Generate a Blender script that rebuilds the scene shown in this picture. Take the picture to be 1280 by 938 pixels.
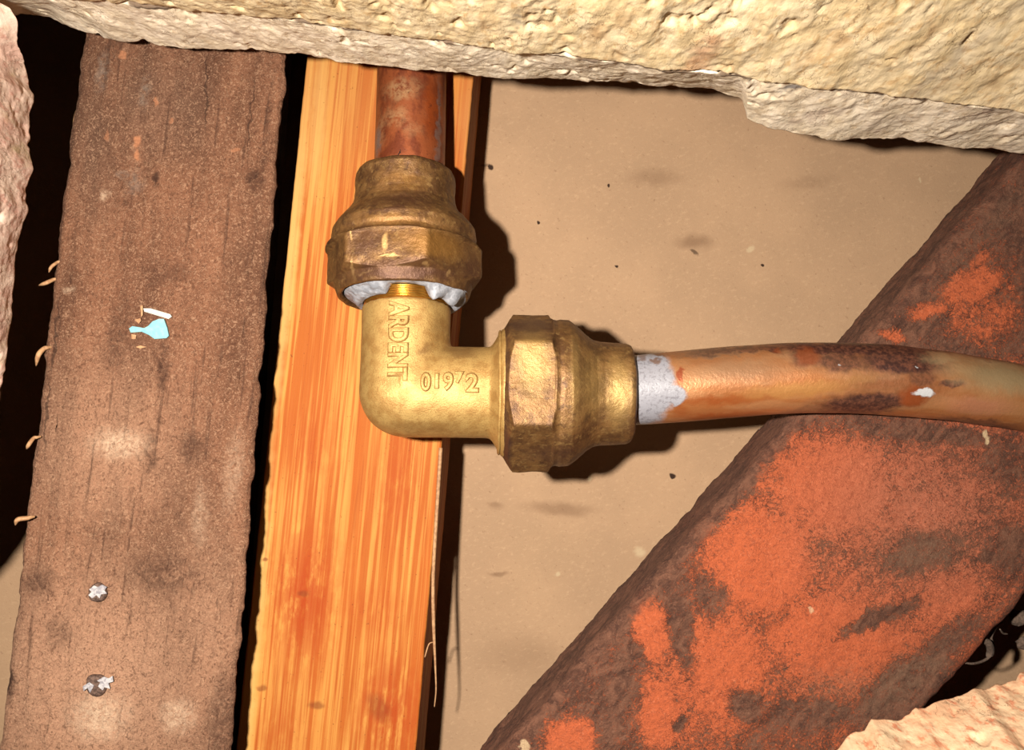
import bpy, math, random
import numpy as np
from mathutils import Vector, Matrix, Euler

# ------------------------------------------------------------------ camera, world, light, exposure
for _o in list(bpy.data.objects):
    bpy.data.objects.remove(_o)
SC = bpy.context.scene
COL = SC.collection
MM = 0.001                      # all shapes below are written in millimetres
F, CX, CY = 1300.0, 640.0, 469.0  # focal length and centre in pixels of the 1280x938 frame
CAMZ = 270.0                    # height of the lens above the paper-faced board (z = 0)

cam_d = bpy.data.cameras.new('camera')
cam_d.sensor_fit = 'HORIZONTAL'
cam_d.sensor_width = 36.0
cam_d.lens = 36.0 * F / 1280.0
cam_d.clip_start = 0.005
cam_d.clip_end = 10
cam = bpy.data.objects.new('camera', cam_d)
cam.location = (0, 0, CAMZ * MM)
COL.objects.link(cam)
SC.camera = cam

world = bpy.data.worlds.new('world')
SC.world = world
world.use_nodes = True
world.node_tree.nodes['Background'].inputs[0].default_value = (1.0, 0.85, 0.7, 1)
world.node_tree.nodes['Background'].inputs[1].default_value = 0.004

LAMP = Vector((-38, 9, CAMZ + 0))
sd = bpy.data.lights.new('torch_light', 'SPOT')     # the phone's flash, just left of the lens
sd.energy = 6.6
sd.color = (1.0, 0.93, 0.83)
sd.shadow_soft_size = 0.0036
sd.spot_size = math.radians(116)
sd.spot_blend = 1.0
so = bpy.data.objects.new('torch_light', sd)
so.location = LAMP * MM
so.rotation_euler = (Vector((-20, -42, 30)) - LAMP).to_track_quat('-Z', 'Y').to_euler()
COL.objects.link(so)

vs = SC.view_settings
vs.view_transform = 'Standard'
vs.look = 'None'
vs.gamma = 1
vs.use_curve_mapping = False
vs.exposure = 0.0

# ------------------------------------------------------------------ helpers: space, noise, meshes
def P(px, py, d):
    """A point of the photograph at depth d (mm below the lens)."""
    return np.array([(px - CX) * d / F, (CY - py) * d / F, CAMZ - d])

ALB = 0.58                      # real surfaces are darker than the bright flash picture
def lin(r, g, b):
    f = lambda c: ((c / 255.0 + 0.055) / 1.055) ** 2.4 if c > 10 else c / 255.0 / 12.92
    return (f(r) * ALB, f(g) * ALB, f(b) * ALB, 1.0)

def _hash(i, j, k, seed):
    h = (i.astype(np.int64) * 374761393 + j.astype(np.int64) * 668265263 + k.astype(np.int64) * 2147483647 + seed * 1274126177) & 0xffffffff
    h = ((h ^ (h >> 13)) * 1274126177) & 0xffffffff
    h = ((h ^ (h >> 16)) * 2246822519) & 0xffffffff
    return ((h ^ (h >> 15)) & 0xffff) / 65535.0

def vnoise(p, seed=0):
    q = np.floor(p); f = p - q; q = q.astype(np.int64); f = f * f * (3 - 2 * f)
    r = 0
    for a in (0, 1):
        for b in (0, 1):
            for c in (0, 1):
                w = (f[..., 0] if a else 1 - f[..., 0]) * (f[..., 1] if b else 1 - f[..., 1]) * (f[..., 2] if c else 1 - f[..., 2])
                r = r + w * _hash(q[..., 0] + a, q[..., 1] + b, q[..., 2] + c, seed)
    return r * 2 - 1

def fbm(p, scale, octaves=4, seed=0, gain=0.5):
    p = np.asarray(p, float) / scale
    r, a = 0, 1.0
    for o in range(octaves):
        r = r + a * vnoise(p * (2.03 ** o) + 17.3 * o, seed + o)
        a *= gain
    return r

def mesh_obj(name, V, faces, mat, parent=None, smooth=True):
    me = bpy.data.meshes.new(name)
    V = np.asarray(V, float) * MM
    if isinstance(faces, np.ndarray) and faces.shape[1] == 4:
        n = len(faces)
        me.vertices.add(len(V)); me.vertices.foreach_set('co', V.ravel())
        me.loops.add(n * 4); me.loops.foreach_set('vertex_index', faces.ravel().astype(np.int32))
        me.polygons.add(n)
        me.polygons.foreach_set('loop_start', np.arange(0, n * 4, 4, dtype=np.int32))
        me.polygons.foreach_set('loop_total', np.full(n, 4, dtype=np.int32))
    else:
        me.from_pydata([tuple(v) for v in V], [], [tuple(f) for f in faces])
    me.update(calc_edges=True)
    me.validate()
    me.polygons.foreach_set('use_smooth', [smooth] * len(me.polygons))
    if mat: me.materials.append(mat)
    o = bpy.data.objects.new(name, me)
    COL.objects.link(o)
    if parent is not None:
        o.parent = parent
        o.matrix_parent_inverse = Matrix.Translation(-Vector(parent.location))
    return o

def loft(rings, close=True, caps=True):
    """rings: (M,K,3) -> verts, quads (closed round K)."""
    M, K, _ = rings.shape
    V = rings.reshape(-1, 3)
    kk = K if close else K - 1
    i, j = np.meshgrid(np.arange(M - 1), np.arange(kk), indexing='ij')
    j2 = (j + 1) % K
    Q = np.stack([i * K + j, i * K + j2, (i + 1) * K + j2, (i + 1) * K + j], -1).reshape(-1, 4)
    if caps and close:
        n = len(V)
        c0, c1 = rings[0].mean(0), rings[-1].mean(0)
        V = np.vstack([V, c0, c1])
        j = np.arange(0, K, 2)
        a, b, c = j, (j + 1) % K, (j + 2) % K
        Q = np.vstack([Q, np.stack([np.full_like(j, n), c, b, a], -1),
                       np.stack([np.full_like(j, n + 1), (M - 1) * K + a, (M - 1) * K + b, (M - 1) * K + c], -1)])
    return V, Q

def tube(pts, radii, seg=24, wob=0, seed=0):
    pts = np.asarray(pts, float)
    radii = np.broadcast_to(np.asarray(radii, float), (len(pts),))
    T = np.gradient(pts, axis=0); T /= np.linalg.norm(T, axis=1)[:, None]
    up = np.array([0, 0, 1.0])
    if abs(T[0] @ up) > 0.9: up = np.array([0, 1.0, 0])
    A = np.cross(up, T); A /= np.linalg.norm(A, axis=1)[:, None]
    B = np.cross(T, A)
    th = np.linspace(0, 2 * np.pi, seg, endpoint=False)
    R = pts[:, None] + radii[:, None, None] * (np.cos(th)[None, :, None] * A[:, None] + np.sin(th)[None, :, None] * B[:, None])
    if wob:
        N = R - pts[:, None]; N /= np.linalg.norm(N, axis=2)[..., None] + 1e-9
        R = R + N * (fbm(R, 6, 3, seed) * wob)[..., None]
    return loft(R)

def catmull(pts, n):
    pts = np.asarray(pts, float)
    P0 = np.vstack([2 * pts[0] - pts[1], pts, 2 * pts[-1] - pts[-2]])
    out = []
    for i in range(1, len(P0) - 2):
        t = np.linspace(0, 1, n, endpoint=False)[:, None]
        a, b, c, d = P0[i - 1], P0[i], P0[i + 1], P0[i + 2]
        out.append(0.5 * (2 * b + (c - a) * t + (2 * a - 5 * b + 4 * c - d) * t ** 2 + (3 * b - a - 3 * c + d) * t ** 3))
    return np.vstack(out + [pts[-1:]])

def thing(name, label, cat, loc=(0, 0, 0), group=None):
    o = bpy.data.objects.new(name, None)
    o.empty_display_size = 0.01
    o.location = Vector(loc) * MM
    COL.objects.link(o)
    o['label'] = label; o['category'] = cat; o['kind'] = 'thing'
    if group: o['group'] = group
    return o

def tag(o, label, cat, group=None):
    o['label'] = label; o['category'] = cat; o['kind'] = 'thing'
    if group: o['group'] = group
    return o

# ------------------------------------------------------------------ helpers: materials
class NT:
    def __init__(s, name):
        s.m = bpy.data.materials.new(name); s.m.use_nodes = True
        s.t = s.m.node_tree; s.n = s.t.nodes
        s.b = s.n['Principled BSDF']
        tc = s.n.new('ShaderNodeTexCoord')
        vm = s.n.new('ShaderNodeVectorMath'); vm.operation = 'SCALE'; vm.inputs['Scale'].default_value = 1000
        s.link(tc.outputs['Object'], vm.inputs[0])
        s.co = vm.outputs[0]            # object coordinates in mm
        s.dco = s.co
    def link(s, a, b): s.t.links.new(a, b)
    def put(s, sock, v):
        if hasattr(v, 'links'): s.link(v, sock)
        else: sock.default_value = v
    def distort(s, scale, amt, detail=3):
        nz = s.n.new('ShaderNodeTexNoise'); nz.inputs['Scale'].default_value = 1.0 / scale; nz.inputs['Detail'].default_value = detail
        s.link(s.co, nz.inputs['Vector'])
        sub = s.n.new('ShaderNodeVectorMath'); sub.operation = 'SUBTRACT'; s.link(nz.outputs['Color'], sub.inputs[0]); sub.inputs[1].default_value = (.5, .5, .5)
        ma = s.n.new('ShaderNodeVectorMath'); ma.operation = 'MULTIPLY_ADD'
        s.link(sub.outputs[0], ma.inputs[0]); ma.inputs[1].default_value = (amt, amt, amt); s.link(s.co, ma.inputs[2])
        s.dco = ma.outputs[0]
    def noise(s, size, detail=4, rough=.55, stretch=(1, 1, 1), rot=0, dist=0, off=0, lo=None, hi=None):
        """size: feature size in mm; stretch >1 lengthens features along that (rotated) axis."""
        mp = s.n.new('ShaderNodeMapping'); mp.vector_type = 'TEXTURE'
        mp.inputs['Location'].default_value = (off, off * .7, off * .3)
        mp.inputs['Rotation'].default_value = (0, 0, math.radians(rot))
        mp.inputs['Scale'].default_value = tuple(size * k for k in stretch)
        s.link(s.co, mp.inputs['Vector'])
        nz = s.n.new('ShaderNodeTexNoise'); nz.inputs['Scale'].default_value = 1.0
        nz.inputs['Detail'].default_value = detail; nz.inputs['Roughness'].default_value = rough; nz.inputs['Distortion'].default_value = dist
        s.link(mp.outputs[0], nz.inputs['Vector'])
        return s.rng(nz.outputs[0], lo, hi) if lo is not None else nz.outputs[0]
    def voro(s, size, off=0, feature='F1', lo=None, hi=None, stretch=(1, 1, 1), rot=0):
        mp = s.n.new('ShaderNodeMapping'); mp.vector_type = 'TEXTURE'
        mp.inputs['Location'].default_value = (off, off * .7, off * .3)
        mp.inputs['Rotation'].default_value = (0, 0, math.radians(rot))
        mp.inputs['Scale'].default_value = tuple(size * k for k in stretch)
        s.link(s.dco, mp.inputs['Vector'])
        v = s.n.new('ShaderNodeTexVoronoi'); v.feature = feature; v.inputs['Scale'].default_value = 1
        s.link(mp.outputs[0], v.inputs['Vector'])
        return s.rng(v.outputs['Distance'], lo, hi) if lo is not None else v.outputs['Distance']
    def rng(s, v, lo, hi, a=0., b=1.):
        r = s.n.new('ShaderNodeMapRange'); r.interpolation_type = 'SMOOTHSTEP' if lo < hi or True else 'LINEAR'
        if lo > hi: lo, hi, a, b = hi, lo, b, a
        s.link(v, r.inputs[0]); r.inputs[1].default_value = lo; r.inputs[2].default_value = hi
        r.inputs[3].default_value = a; r.inputs[4].default_value = b
        return r.outputs[0]
    def math(s, op, a, b=0.):
        m = s.n.new('ShaderNodeMath'); m.operation = op; s.put(m.inputs[0], a); s.put(m.inputs[1], b); return m.outputs[0]
    def mul(s, a, b): return s.math('MULTIPLY', a, b)
    def add(s, a, b): return s.math('ADD', a, b)
    def mx(s, a, b): return s.math('MAXIMUM', a, b)
    def mix(s, f, a, b, mode='MIX'):
        m = s.n.new('ShaderNodeMix'); m.data_type = 'RGBA'; m.blend_type = mode
        s.put(m.inputs[0], f); s.put(m.inputs[6], a); s.put(m.inputs[7], b); return m.outputs[2]
    def spot(s, c, rx, ry, rot=0, soft=.35, raw=False):
        """elliptical patch (mm) around world point c, its rim broken up by the distorted coordinates"""
        mp = s.n.new('ShaderNodeMapping'); mp.vector_type = 'TEXTURE'
        mp.inputs['Location'].default_value = (c[0], c[1], c[2] if len(c) > 2 else 0)
        mp.inputs['Rotation'].default_value = (0, 0, math.radians(rot))
        mp.inputs['Scale'].default_value = (rx, ry, 1e4)
        s.link(s.co if raw else s.dco, mp.inputs['Vector'])
        ln = s.n.new('ShaderNodeVectorMath'); ln.operation = 'LENGTH'; s.link(mp.outputs[0], ln.inputs[0])
        return s.rng(ln.outputs['Value'], 1.0 + soft * .3, 1.0 - soft)
    def pxspot(s, px, py, rx, ry, d, rot=0, soft=.35, raw=False):
        return s.spot(P(px, py, d), rx * d / F, ry * d / F, rot, soft, raw)
    def spots(s, lst, d, soft=.35):
        r = None
        for t in lst:
            px, py, rx, ry = t[:4]; rot = t[4] if len(t) > 4 else 0; k = t[5] if len(t) > 5 else 1.0
            v = s.pxspot(px, py, rx, ry, d, rot, soft)
            if k != 1.0: v = s.mul(v, k)
            r = v if r is None else s.mx(r, v)
        return r
    def done(s, col, rough=.7, metal=0., bump=None, dist=.3, strength=1., spec=.5):
        s.put(s.b.inputs['Base Color'], col); s.put(s.b.inputs['Roughness'], rough); s.put(s.b.inputs['Metallic'], metal)
        s.b.inputs['Specular IOR Level'].default_value = spec
        if bump is not None:
            bp = s.n.new('ShaderNodeBump'); bp.inputs['Distance'].default_value = dist * MM; bp.inputs['Strength'].default_value = strength
            s.link(bump, bp.inputs['Height']); s.link(bp.outputs[0], s.b.inputs['Normal'])
        return s.m

# ------------------------------------------------------------------ materials
DJ, DS, DP, DB = 213.0, 238.0, 222.0, 270.0     # depths of joist face, strip face, plank face, board

def mat_board():
    m = NT('brown_paper_face'); m.distort(4, 3)
    base = m.mix(m.noise(30, 3, lo=.35, hi=.65), lin(190, 154, 120), lin(200, 162, 126))
    base = m.mix(m.noise(.9, 5, .75, (1.6, 1, 1), 15, lo=.5, hi=.8), base, lin(214, 176, 138))
    base = m.mix(m.noise(.9, 4, .7, (1.5, 1, 1), -40, off=50, lo=.58, hi=.78), base, lin(164, 128, 98))
    stain = m.spots([(700, 636, 52, 11, -3, .45), (868, 302, 26, 12, 0, .5), (620, 632, 12, 6, 0, .4), (1010, 228, 40, 10, 8, .2), (650, 820, 60, 30, 0, .2), (820, 222, 40, 14, 0, .3), (623, 718, 14, 4, 0, .5)], DB, .8)
    base = m.mix(stain, base, lin(120, 84, 58))
    pale = m.spots([(799, 690, 7, 9), (697, 720, 4, 4), (938, 310, 5, 5), (736, 600, 4, 3), (1150, 226, 2, 3)], DB, .6)
    base = m.mix(m.mul(pale, .6), base, lin(225, 200, 160))
    dk = m.spots([(615, 210, 4.5, 3.5), (867, 316, 7, 3, -20, .7), (840, 595, 4, 3), (763, 231, 2.5, 2.5), (672, 278, 2.5, 2), (770, 333, 3, 2), (955, 333, 3, 2), (1230, 222, 3, 5), (608, 208, 9, 2, 0, .5)], DB, .4)
    base = m.mix(dk, base, lin(60, 38, 24))
    h = m.add(m.noise(.5, 3, .7), m.mul(m.noise(7, 2), 1.5))
    return m.done(base, .85, 0, h, .12, .7, .25)

def mat_plaster(kind, seed):
    m = NT('plaster_' + kind); m.distort(3, 3)
    ZS = (1, 1, 2.6)
    pal = {'cream': [(234, 206, 158), (246, 222, 180), (222, 186, 136), (206, 170, 124)],
           'grey': [(222, 204, 176), (236, 220, 196), (202, 180, 150), (190, 170, 150)],
           'pink': [(216, 178, 160), (232, 204, 184), (206, 158, 140), (190, 168, 130)],
           'peach': [(244, 196, 154), (252, 220, 178), (238, 158, 118), (228, 138, 100)]}[kind]
    a, b, c, e = [tuple(min(.93, k * {'cream': 1.28, 'grey': 1.75, 'pink': 1.5, 'peach': 1.2}[kind]) for k in lin(*x)[:3]) + (1,) for x in pal]
    col = m.mix(m.noise(4, 4, .6, ZS, off=seed, lo=.38, hi=.62), a, b)
    col = m.mix(m.noise(1.6, 4, .65, ZS, off=seed + 9, lo=.52, hi=.68), col, c)
    col = m.mix(m.noise(7, 3, .6, ZS, off=seed + 31, lo=.58, hi=.75), col, e)
    if kind in ('pink', 'peach'):
        col = m.mix(m.mul(m.noise(2.4, 4, .7, ZS, off=seed + 3, lo=.64, hi=.72), .5), col, lin(205, 90, 80))
    if kind == 'grey':
        g = m.spots([(972, 128, 22, 7, 8, .8)], 195, .5)
        col = m.mix(g, col, lin(120, 116, 122))
    if kind == 'cream':
        g = m.spots([(1235, 45, 62, 9, 45, .5), (1255, 60, 30, 40, 0, .3)], 150, .8)
        col = m.mix(g, col, lin(170, 155, 140))
        g = m.spots([(900, 33, 22, 9, 0, .5)], 155, .8)
        col = m.mix(g, col, lin(225, 150, 110))
        g = m.spots([(648, 14, 14, 9, 0, .7), (524, 30, 22, 5, 30, .5)], 160, .6)
        col = m.mix(g, col, lin(140, 128, 118))
    if kind == 'grey':                       # painted dark line for the shade in the joint under the top coat
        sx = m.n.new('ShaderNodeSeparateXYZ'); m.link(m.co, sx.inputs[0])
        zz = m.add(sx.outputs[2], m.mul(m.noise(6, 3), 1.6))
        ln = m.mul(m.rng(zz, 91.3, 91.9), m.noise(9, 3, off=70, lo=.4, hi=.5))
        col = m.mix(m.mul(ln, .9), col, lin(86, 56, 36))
    cr = m.noise(2.6, 3, .6, ZS, off=seed + 50)
    cr = m.mul(m.rng(cr, .485, .5), m.rng(cr, .515, .5))
    col = m.mix(m.mul(m.mul(cr, m.noise(10, 2, off=seed, lo=.45, hi=.6)), .6), col, lin(130, 96, 66))
    h = m.add(m.noise(1.3, 5, .6, ZS, off=seed), m.mul(m.voro(1.8, seed, stretch=ZS), -.3))
    return m.done(col, .95, 0, h, .42, .7, .15)

def mat_joist():
    m = NT('dark_rough_timber'); m.distort(2.5, 3.2, 4)
    G = -6.5                                        # grain direction, degrees from the y axis
    col = m.mix(m.noise(9, 4, .6, (1, 4, 1), G, lo=.35, hi=.65), lin(116, 76, 54), lin(154, 104, 76))
    # lower half is coloured paler
    lower_tone = m.spots([(120, 860, 190, 210, 0, .85), (130, 560, 130, 140, 0, .55), (250, 800, 90, 190, 0, .5)], DJ, 1.0)
    col = m.mix(lower_tone, col, lin(208, 158, 126))
    col = m.mix(m.mul(m.spots([(190, 130, 90, 90, 0, .8), (110, 180, 40, 130, 0, .6)], DJ, .9), .5), col, lin(110, 88, 74))
    fib = m.noise(.8, 5, .78, (1, 1, 1), 30, dist=1.8, lo=.5, hi=.62)
    col = m.mix(m.mul(fib, .6), col, lin(212, 166, 132))
    fib2 = m.noise(.9, 5, .78, (1, 1.3, 1), -20, dist=1.6, off=77, lo=.5, hi=.62)
    col = m.mix(m.mul(fib2, .65), col, lin(88, 52, 34))
    # scratches across the top part
    scr = m.noise(.45, 2, .5, (14, 1, 1), -28, lo=.66, hi=.74)
    col = m.mix(m.mul(m.mul(scr, m.pxspot(250, 190, 130, 150, DJ, 0, .8)), .6), col, lin(180, 132, 98))
    # dark grain lines
    gl = m.noise(1.3, 3, .5, (1, 26, 1), G, lo=.6, hi=.72)
    col = m.mix(m.mul(gl, .55), col, lin(78, 48, 34))
    dark = m.spots([(200, 460, 11, 38, -5, .8), (186, 568, 9, 34, 0, .7), (236, 560, 20, 26, 10, .6), (312, 222, 13, 18, 0, .8), (188, 222, 5, 12, 0, .9), (205, 715, 62, 30, -8, .55),
                    (50, 728, 26, 22, 0, .6), (145, 420, 20, 60, -8, .5), (285, 900, 26, 80, -6, .6), (75, 790, 18, 26, 0, .5), (200, 340, 40, 22, 0, .4), (150, 250, 6, 10, 0, .5), (330, 150, 6, 90, -6, .5), (14, 850, 10, 30, 0, .9)], DJ, .7)
    col = m.mix(m.mul(dark, m.noise(2, 5, .7, dist=1, off=33, lo=.3, hi=.6)), col, lin(66, 38, 26))
    crack = m.spots([(64, 420, 2.2, 60, -5), (55, 520, 2, 60, -3), (252, 110, 1.6, 60, 0), (308, 140, 1.5, 60, -3)], DJ, .5)
    col = m.mix(m.mul(crack, .6), col, lin(48, 28, 18))
    pale = m.spots([(146, 556, 44, 22, 0, .75), (128, 893, 44, 34, 0, .75), (225, 893, 26, 24, 0, .6), (290, 590, 14, 60, -4, .3), (80, 360, 10, 6, 0, .6), (125, 240, 7, 9, 0, .6), (250, 640, 12, 50, 0, .3)], DJ, .9)
    col = m.mix(m.mul(pale, m.noise(1.2, 5, .75, dist=1, off=13, lo=.3, hi=.62)), col, lin(244, 208, 174))
    oc = m.spots([(162, 172, 6, 9, 0, .9), (164, 190, 5, 8, 0, .9), (125, 165, 4, 8, 0, .5), (144, 60, 6, 5, 0, .8), (187, 122, 2.5, 6, 0, .7), (205, 145, 3, 5, 0, .6), (288, 185, 5, 4, 0, .5)], DJ, .5)
    col = m.mix(oc, col, lin(208, 140, 100))
    grey = m.mul(m.noise(1.4, 5, .7, off=3, lo=.35, hi=.6), m.spots([(172, 110, 8, 26, -8, .6), (160, 225, 14, 20, 0, .5), (145, 215, 9, 6, 0, .5), (118, 80, 10, 30, -8, .6)], DJ, .9))
    col = m.mix(grey, col, lin(150, 132, 118))
    h = m.add(m.noise(.55, 5, .75, dist=1.0), m.mul(m.noise(1.4, 3, .6, (1, 14, 1), G), .8))
    return m.done(col, .85, 0, h, .6, .9, .25)

def mat_strip():
    m = NT('orange_pine'); m.distort(3, 2)
    G = -5.2
    col = m.mix(m.noise(1.0, 2.5, .6, (1, 120, 3), G, lo=.38, hi=.6), lin(220, 154, 74), lin(190, 102, 36))
    col = m.mix(m.mul(m.noise(6, 2, .5, (1, 20, 3), G, off=31, lo=.4, hi=.65), .45), col, lin(194, 98, 32))
    col = m.mix(m.mul(m.noise(.5, 2, .6, (1, 60, 3), G, off=13, lo=.5, hi=.72), .55), col, lin(170, 76, 18))
    red = m.spots([(385, 740, 55, 120, -5, .85), (490, 880, 52, 90, 0, .8), (500, 600, 40, 90, -5, .5), (450, 300, 60, 90, 0, .3), (395, 560, 50, 80, 0, .35), (360, 900, 40, 60, 0, .4), (470, 760, 50, 40, 0, .4)], DS, 1.0)
    col = m.mix(m.mul(red, m.noise(2, 5, .65, (1, 3, 1), G, lo=.3, hi=.56)), col, lin(176, 62, 10))
    edge = m.spots([(361, 330, 13, 320, G - .5, .7), (322, 760, 16, 300, -4, .8), (397, 150, 13, 120, -3, .5)], DS, .7)
    col = m.mix(edge, col, lin(230, 184, 108))
    top = m.spots([(430, 130, 80, 120, 0, .5), (585, 150, 20, 90, 0, .9)], DS, 1.0)
    col = m.mix(m.mul(top, .6), col, lin(200, 138, 80))
    sp = m.noise(.6, 3, .6, off=5, lo=.68, hi=.73)
    col = m.mix(m.mul(sp, .7), col, lin(100, 44, 16))
    d2 = m.spots([(402, 872, 10, 6, 0, .6), (337, 695, 5, 3, 0, .7), (335, 850, 7, 5, 0, .6), (478, 875, 14, 22, 30, .4), (384, 737, 8, 5, 0, .5)], DS, .6)
    col = m.mix(d2, col, lin(120, 52, 20))
    h = m.add(m.noise(1.5, 2.5, .55, (1, 90, 3), G, dist=.15), m.mul(m.noise(.35, 3, .7, (1, 6, 1), G), .35))
    return m.done(col, .7, 0, h, .3, .6, .15)

def mat_plank():
    m = NT('painted_old_timber'); m.distort(3, 4.5, 5)
    G = -41.0
    brown = m.mix(m.noise(2.5, 5, .7, (1, 2, 1), G, dist=1, lo=.35, hi=.65), lin(90, 56, 42), lin(138, 92, 70))
    brown = m.mix(m.mul(m.noise(.6, 4, .7, dist=1.2, lo=.5, hi=.7), .6), brown, lin(160, 112, 88))
    brown = m.mix(m.mul(m.noise(.9, 4, .7, (1, 4, 1), G, off=4, lo=.55, hi=.7), .6), brown, lin(56, 34, 26))
    orange = m.mix(m.spots([(1170, 640, 200, 170, 0, 1.)], DP, 1.), lin(216, 108, 64), lin(194, 114, 84))
    orange = m.mix(m.mul(m.noise(1.1, 4, .7, dist=1.5, lo=.46, hi=.66), .7), orange, lin(168, 84, 54))
    orange = m.mix(m.mul(m.noise(.8, 4, .7, dist=1.5, off=40, lo=.55, hi=.7), .5), orange, lin(246, 150, 108))
    amt = m.spots([(1100, 760, 300, 200, 41, .5), (1260, 560, 130, 150, 0, .5), (860, 880, 130, 110, 0, .45), (1240, 380, 60, 100, 0, .3), (1040, 610, 120, 90, 0, .85), (950, 700, 100, 100, 20, .9), (1140, 640, 150, 130, 0, .62), (900, 830, 90, 120, 0, .75), (1050, 800, 130, 90, 0, .8),
                   (815, 790, 27, 52, 12, 1.), (825, 895, 36, 60, 0, .95), (712, 928, 44, 38, 20, 1.), (1190, 770, 70, 90, 0, .7), (1215, 358, 52, 30, 22, .75), (1160, 388, 34, 13, 15, .7), (1225, 325, 20, 12, 60, .6),
                   (1280, 600, 70, 90, 0, .55), (1115, 420, 22, 10, 0, .7), (1230, 400, 60, 40, 0, .5)], DP, .7)
    sub = m.spots([(1150, 690, 70, 34, 15, .45), (1092, 775, 62, 15, 22, .85), (1130, 860, 80, 34, 35, .75), (1015, 893, 60, 22, 0, .7), (855, 800, 18, 60, 8, .7), (930, 880, 24, 26, 0, .75), (1245, 700, 34, 9, 0, .6), (848, 905, 10, 14, 0, .9),
                   (1265, 690, 30, 40, 0, .4), (1190, 545, 120, 14, -6, .4), (1270, 580, 60, 50, 0, .4), (1190, 800, 60, 26, 45, .6), (915, 625, 18, 50, -35, .35), (890, 750, 26, 40, 0, .45), (770, 870, 26, 70, -20, .5)], DP, .8)
    amt = m.math('SUBTRACT', amt, sub)
    amt = m.add(m.mx(amt, 0.), m.mul(m.math('SUBTRACT', m.noise(7, 4, .6, off=8), .5), .5))
    hf = m.add(m.mul(m.noise(.9, 5, .75, dist=1.8, off=3), 2.4), m.mul(m.noise(2.4, 4, .7, dist=1, off=18), .8))
    mask = m.rng(m.add(amt, hf), 1.68, 2.22)
    # paint stops short of the upper-left edge
    ex, ey = P(985, 540, DP)[:2]
    edge = m.spot((P(830, 690, DP)[0], P(830, 690, DP)[1]), 5.2, 95, -41.5, .35)
    mask = m.mul(mask, m.math('SUBTRACT', 1., m.mul(edge, .9)))
    grey = m.mul(m.noise(1.4, 5, .7, off=3, lo=.35, hi=.6), m.spots([(1150, 690, 80, 34, 15, .5), (1130, 850, 90, 34, 35, .6), (1060, 860, 90, 40, 0, .4), (1165, 305, 9, 160, -42, .9), (1235, 290, 20, 120, -41, .3), (1030, 690, 30, 30, 0, .2)], DP, .9))
    col = m.mix(mask, brown, orange)
    col = m.mix(grey, col, lin(146, 112, 88))
    pale = m.spots([(1231, 545, 3, 9, 0, .9), (655, 935, 6, 8, 0, .8), (1015, 765, 4, 4, 0, .6), (722, 625 + 28, 4, 3, 0, .0)], DP, .4)
    col = m.mix(pale, col, lin(240, 205, 160))
    h = m.add(m.noise(.6, 5, .75, dist=1.2), m.add(m.mul(mask, .4), m.mul(m.noise(1.2, 4, .7, dist=1.5, off=3), .8)))
    return m.done(col, .8, 0, h, .55, .8, .3)

def mat_brass(kind):
    m = NT('brass_' + kind); m.distort(2.5, 2.5, 4)
    if kind == 'cast':
        col = m.mix(m.noise(3, 4, .6, lo=.4, hi=.65), lin(222, 180, 108), lin(196, 150, 84))
        col = m.mix(m.mul(m.noise(.28, 3, .7, lo=.52, hi=.68), .55), col, lin(150, 106, 52))
        d = m.spots([(548, 360, 22, 26, 0, .6), (575, 440, 30, 9, 0, .6), (545, 415, 8, 28, 0, .4), (470, 365, 20, 8, 0, .5), (520, 535, 70, 10, 0, .35), (532, 436, 16, 6, 20, .5)], 207, .8)
        col = m.mix(d, col, lin(128, 86, 44))
        h = m.noise(.35, 4, .7)
        return m.done(col, m.noise(1, 3, lo=.2, hi=.8) and .52, .5, h, .13, .8, .5)
    if kind == 'bright':
        col = m.mix(m.noise(2, 3, lo=.4, hi=.6), lin(236, 178, 82), lin(216, 150, 60))
        return m.done(col, .28, .9, m.noise(.5, 3), .05, .6)
    col = m.mix(m.noise(4, 4, .65, lo=.38, hi=.62), lin(150, 108, 62), lin(114, 78, 46))
    col = m.mix(m.mul(m.noise(1.2, 5, .7, off=21, lo=.5, hi=.68), .7), col, lin(182, 142, 86))
    col = m.mix(m.mul(m.noise(2, 5, .7, off=61, lo=.52, hi=.68), .7), col, lin(84, 54, 38))
    if kind == 'tarnished':
        g = m.spots([(665, 450, 24, 52, 0, .75), (775, 490, 22, 50, 0, .8), (719, 470, 9, 60, 0, .45), (740, 480, 26, 50, 0, .4)], 203, .9)
        col = m.mix(g, col, lin(206, 166, 98))
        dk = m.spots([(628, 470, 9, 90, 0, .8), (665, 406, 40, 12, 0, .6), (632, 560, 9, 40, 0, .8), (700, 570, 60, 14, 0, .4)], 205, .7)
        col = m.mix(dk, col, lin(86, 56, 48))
    else:
        g = m.spots([(540, 305, 46, 24, -8, .75), (495, 275, 50, 10, -3, .5), (500, 215, 36, 9, 0, .5), (505, 228, 30, 10, 0, .35)], 206, .8)
        col = m.mix(g, col, lin(176, 124, 58))
        g = m.spots([(480, 302, 6, 12, 0, .9), (437, 290, 1.6, 12, 0, .8), (485, 319, 14, 2.6, 5, .9), (437, 333, 3, 12, 0, .7), (532, 328, 4, 4, 0, .7), (558, 338, 3, 6, -25, .9), (455, 340, 12, 2, 20, .5), (590, 270, 4, 12, 10, .4)], 204, .5)
        col = m.mix(g, col, lin(232, 186, 120))
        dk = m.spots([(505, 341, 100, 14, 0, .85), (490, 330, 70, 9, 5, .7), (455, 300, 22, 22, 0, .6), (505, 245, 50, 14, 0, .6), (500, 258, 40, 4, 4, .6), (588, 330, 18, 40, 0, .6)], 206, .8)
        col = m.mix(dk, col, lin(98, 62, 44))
    h = m.add(m.noise(.5, 4, .7), m.mul(m.noise(2.5, 4, .6), 1.4))
    return m.done(col, .48, .5, h, .16, .8, .5)

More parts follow.
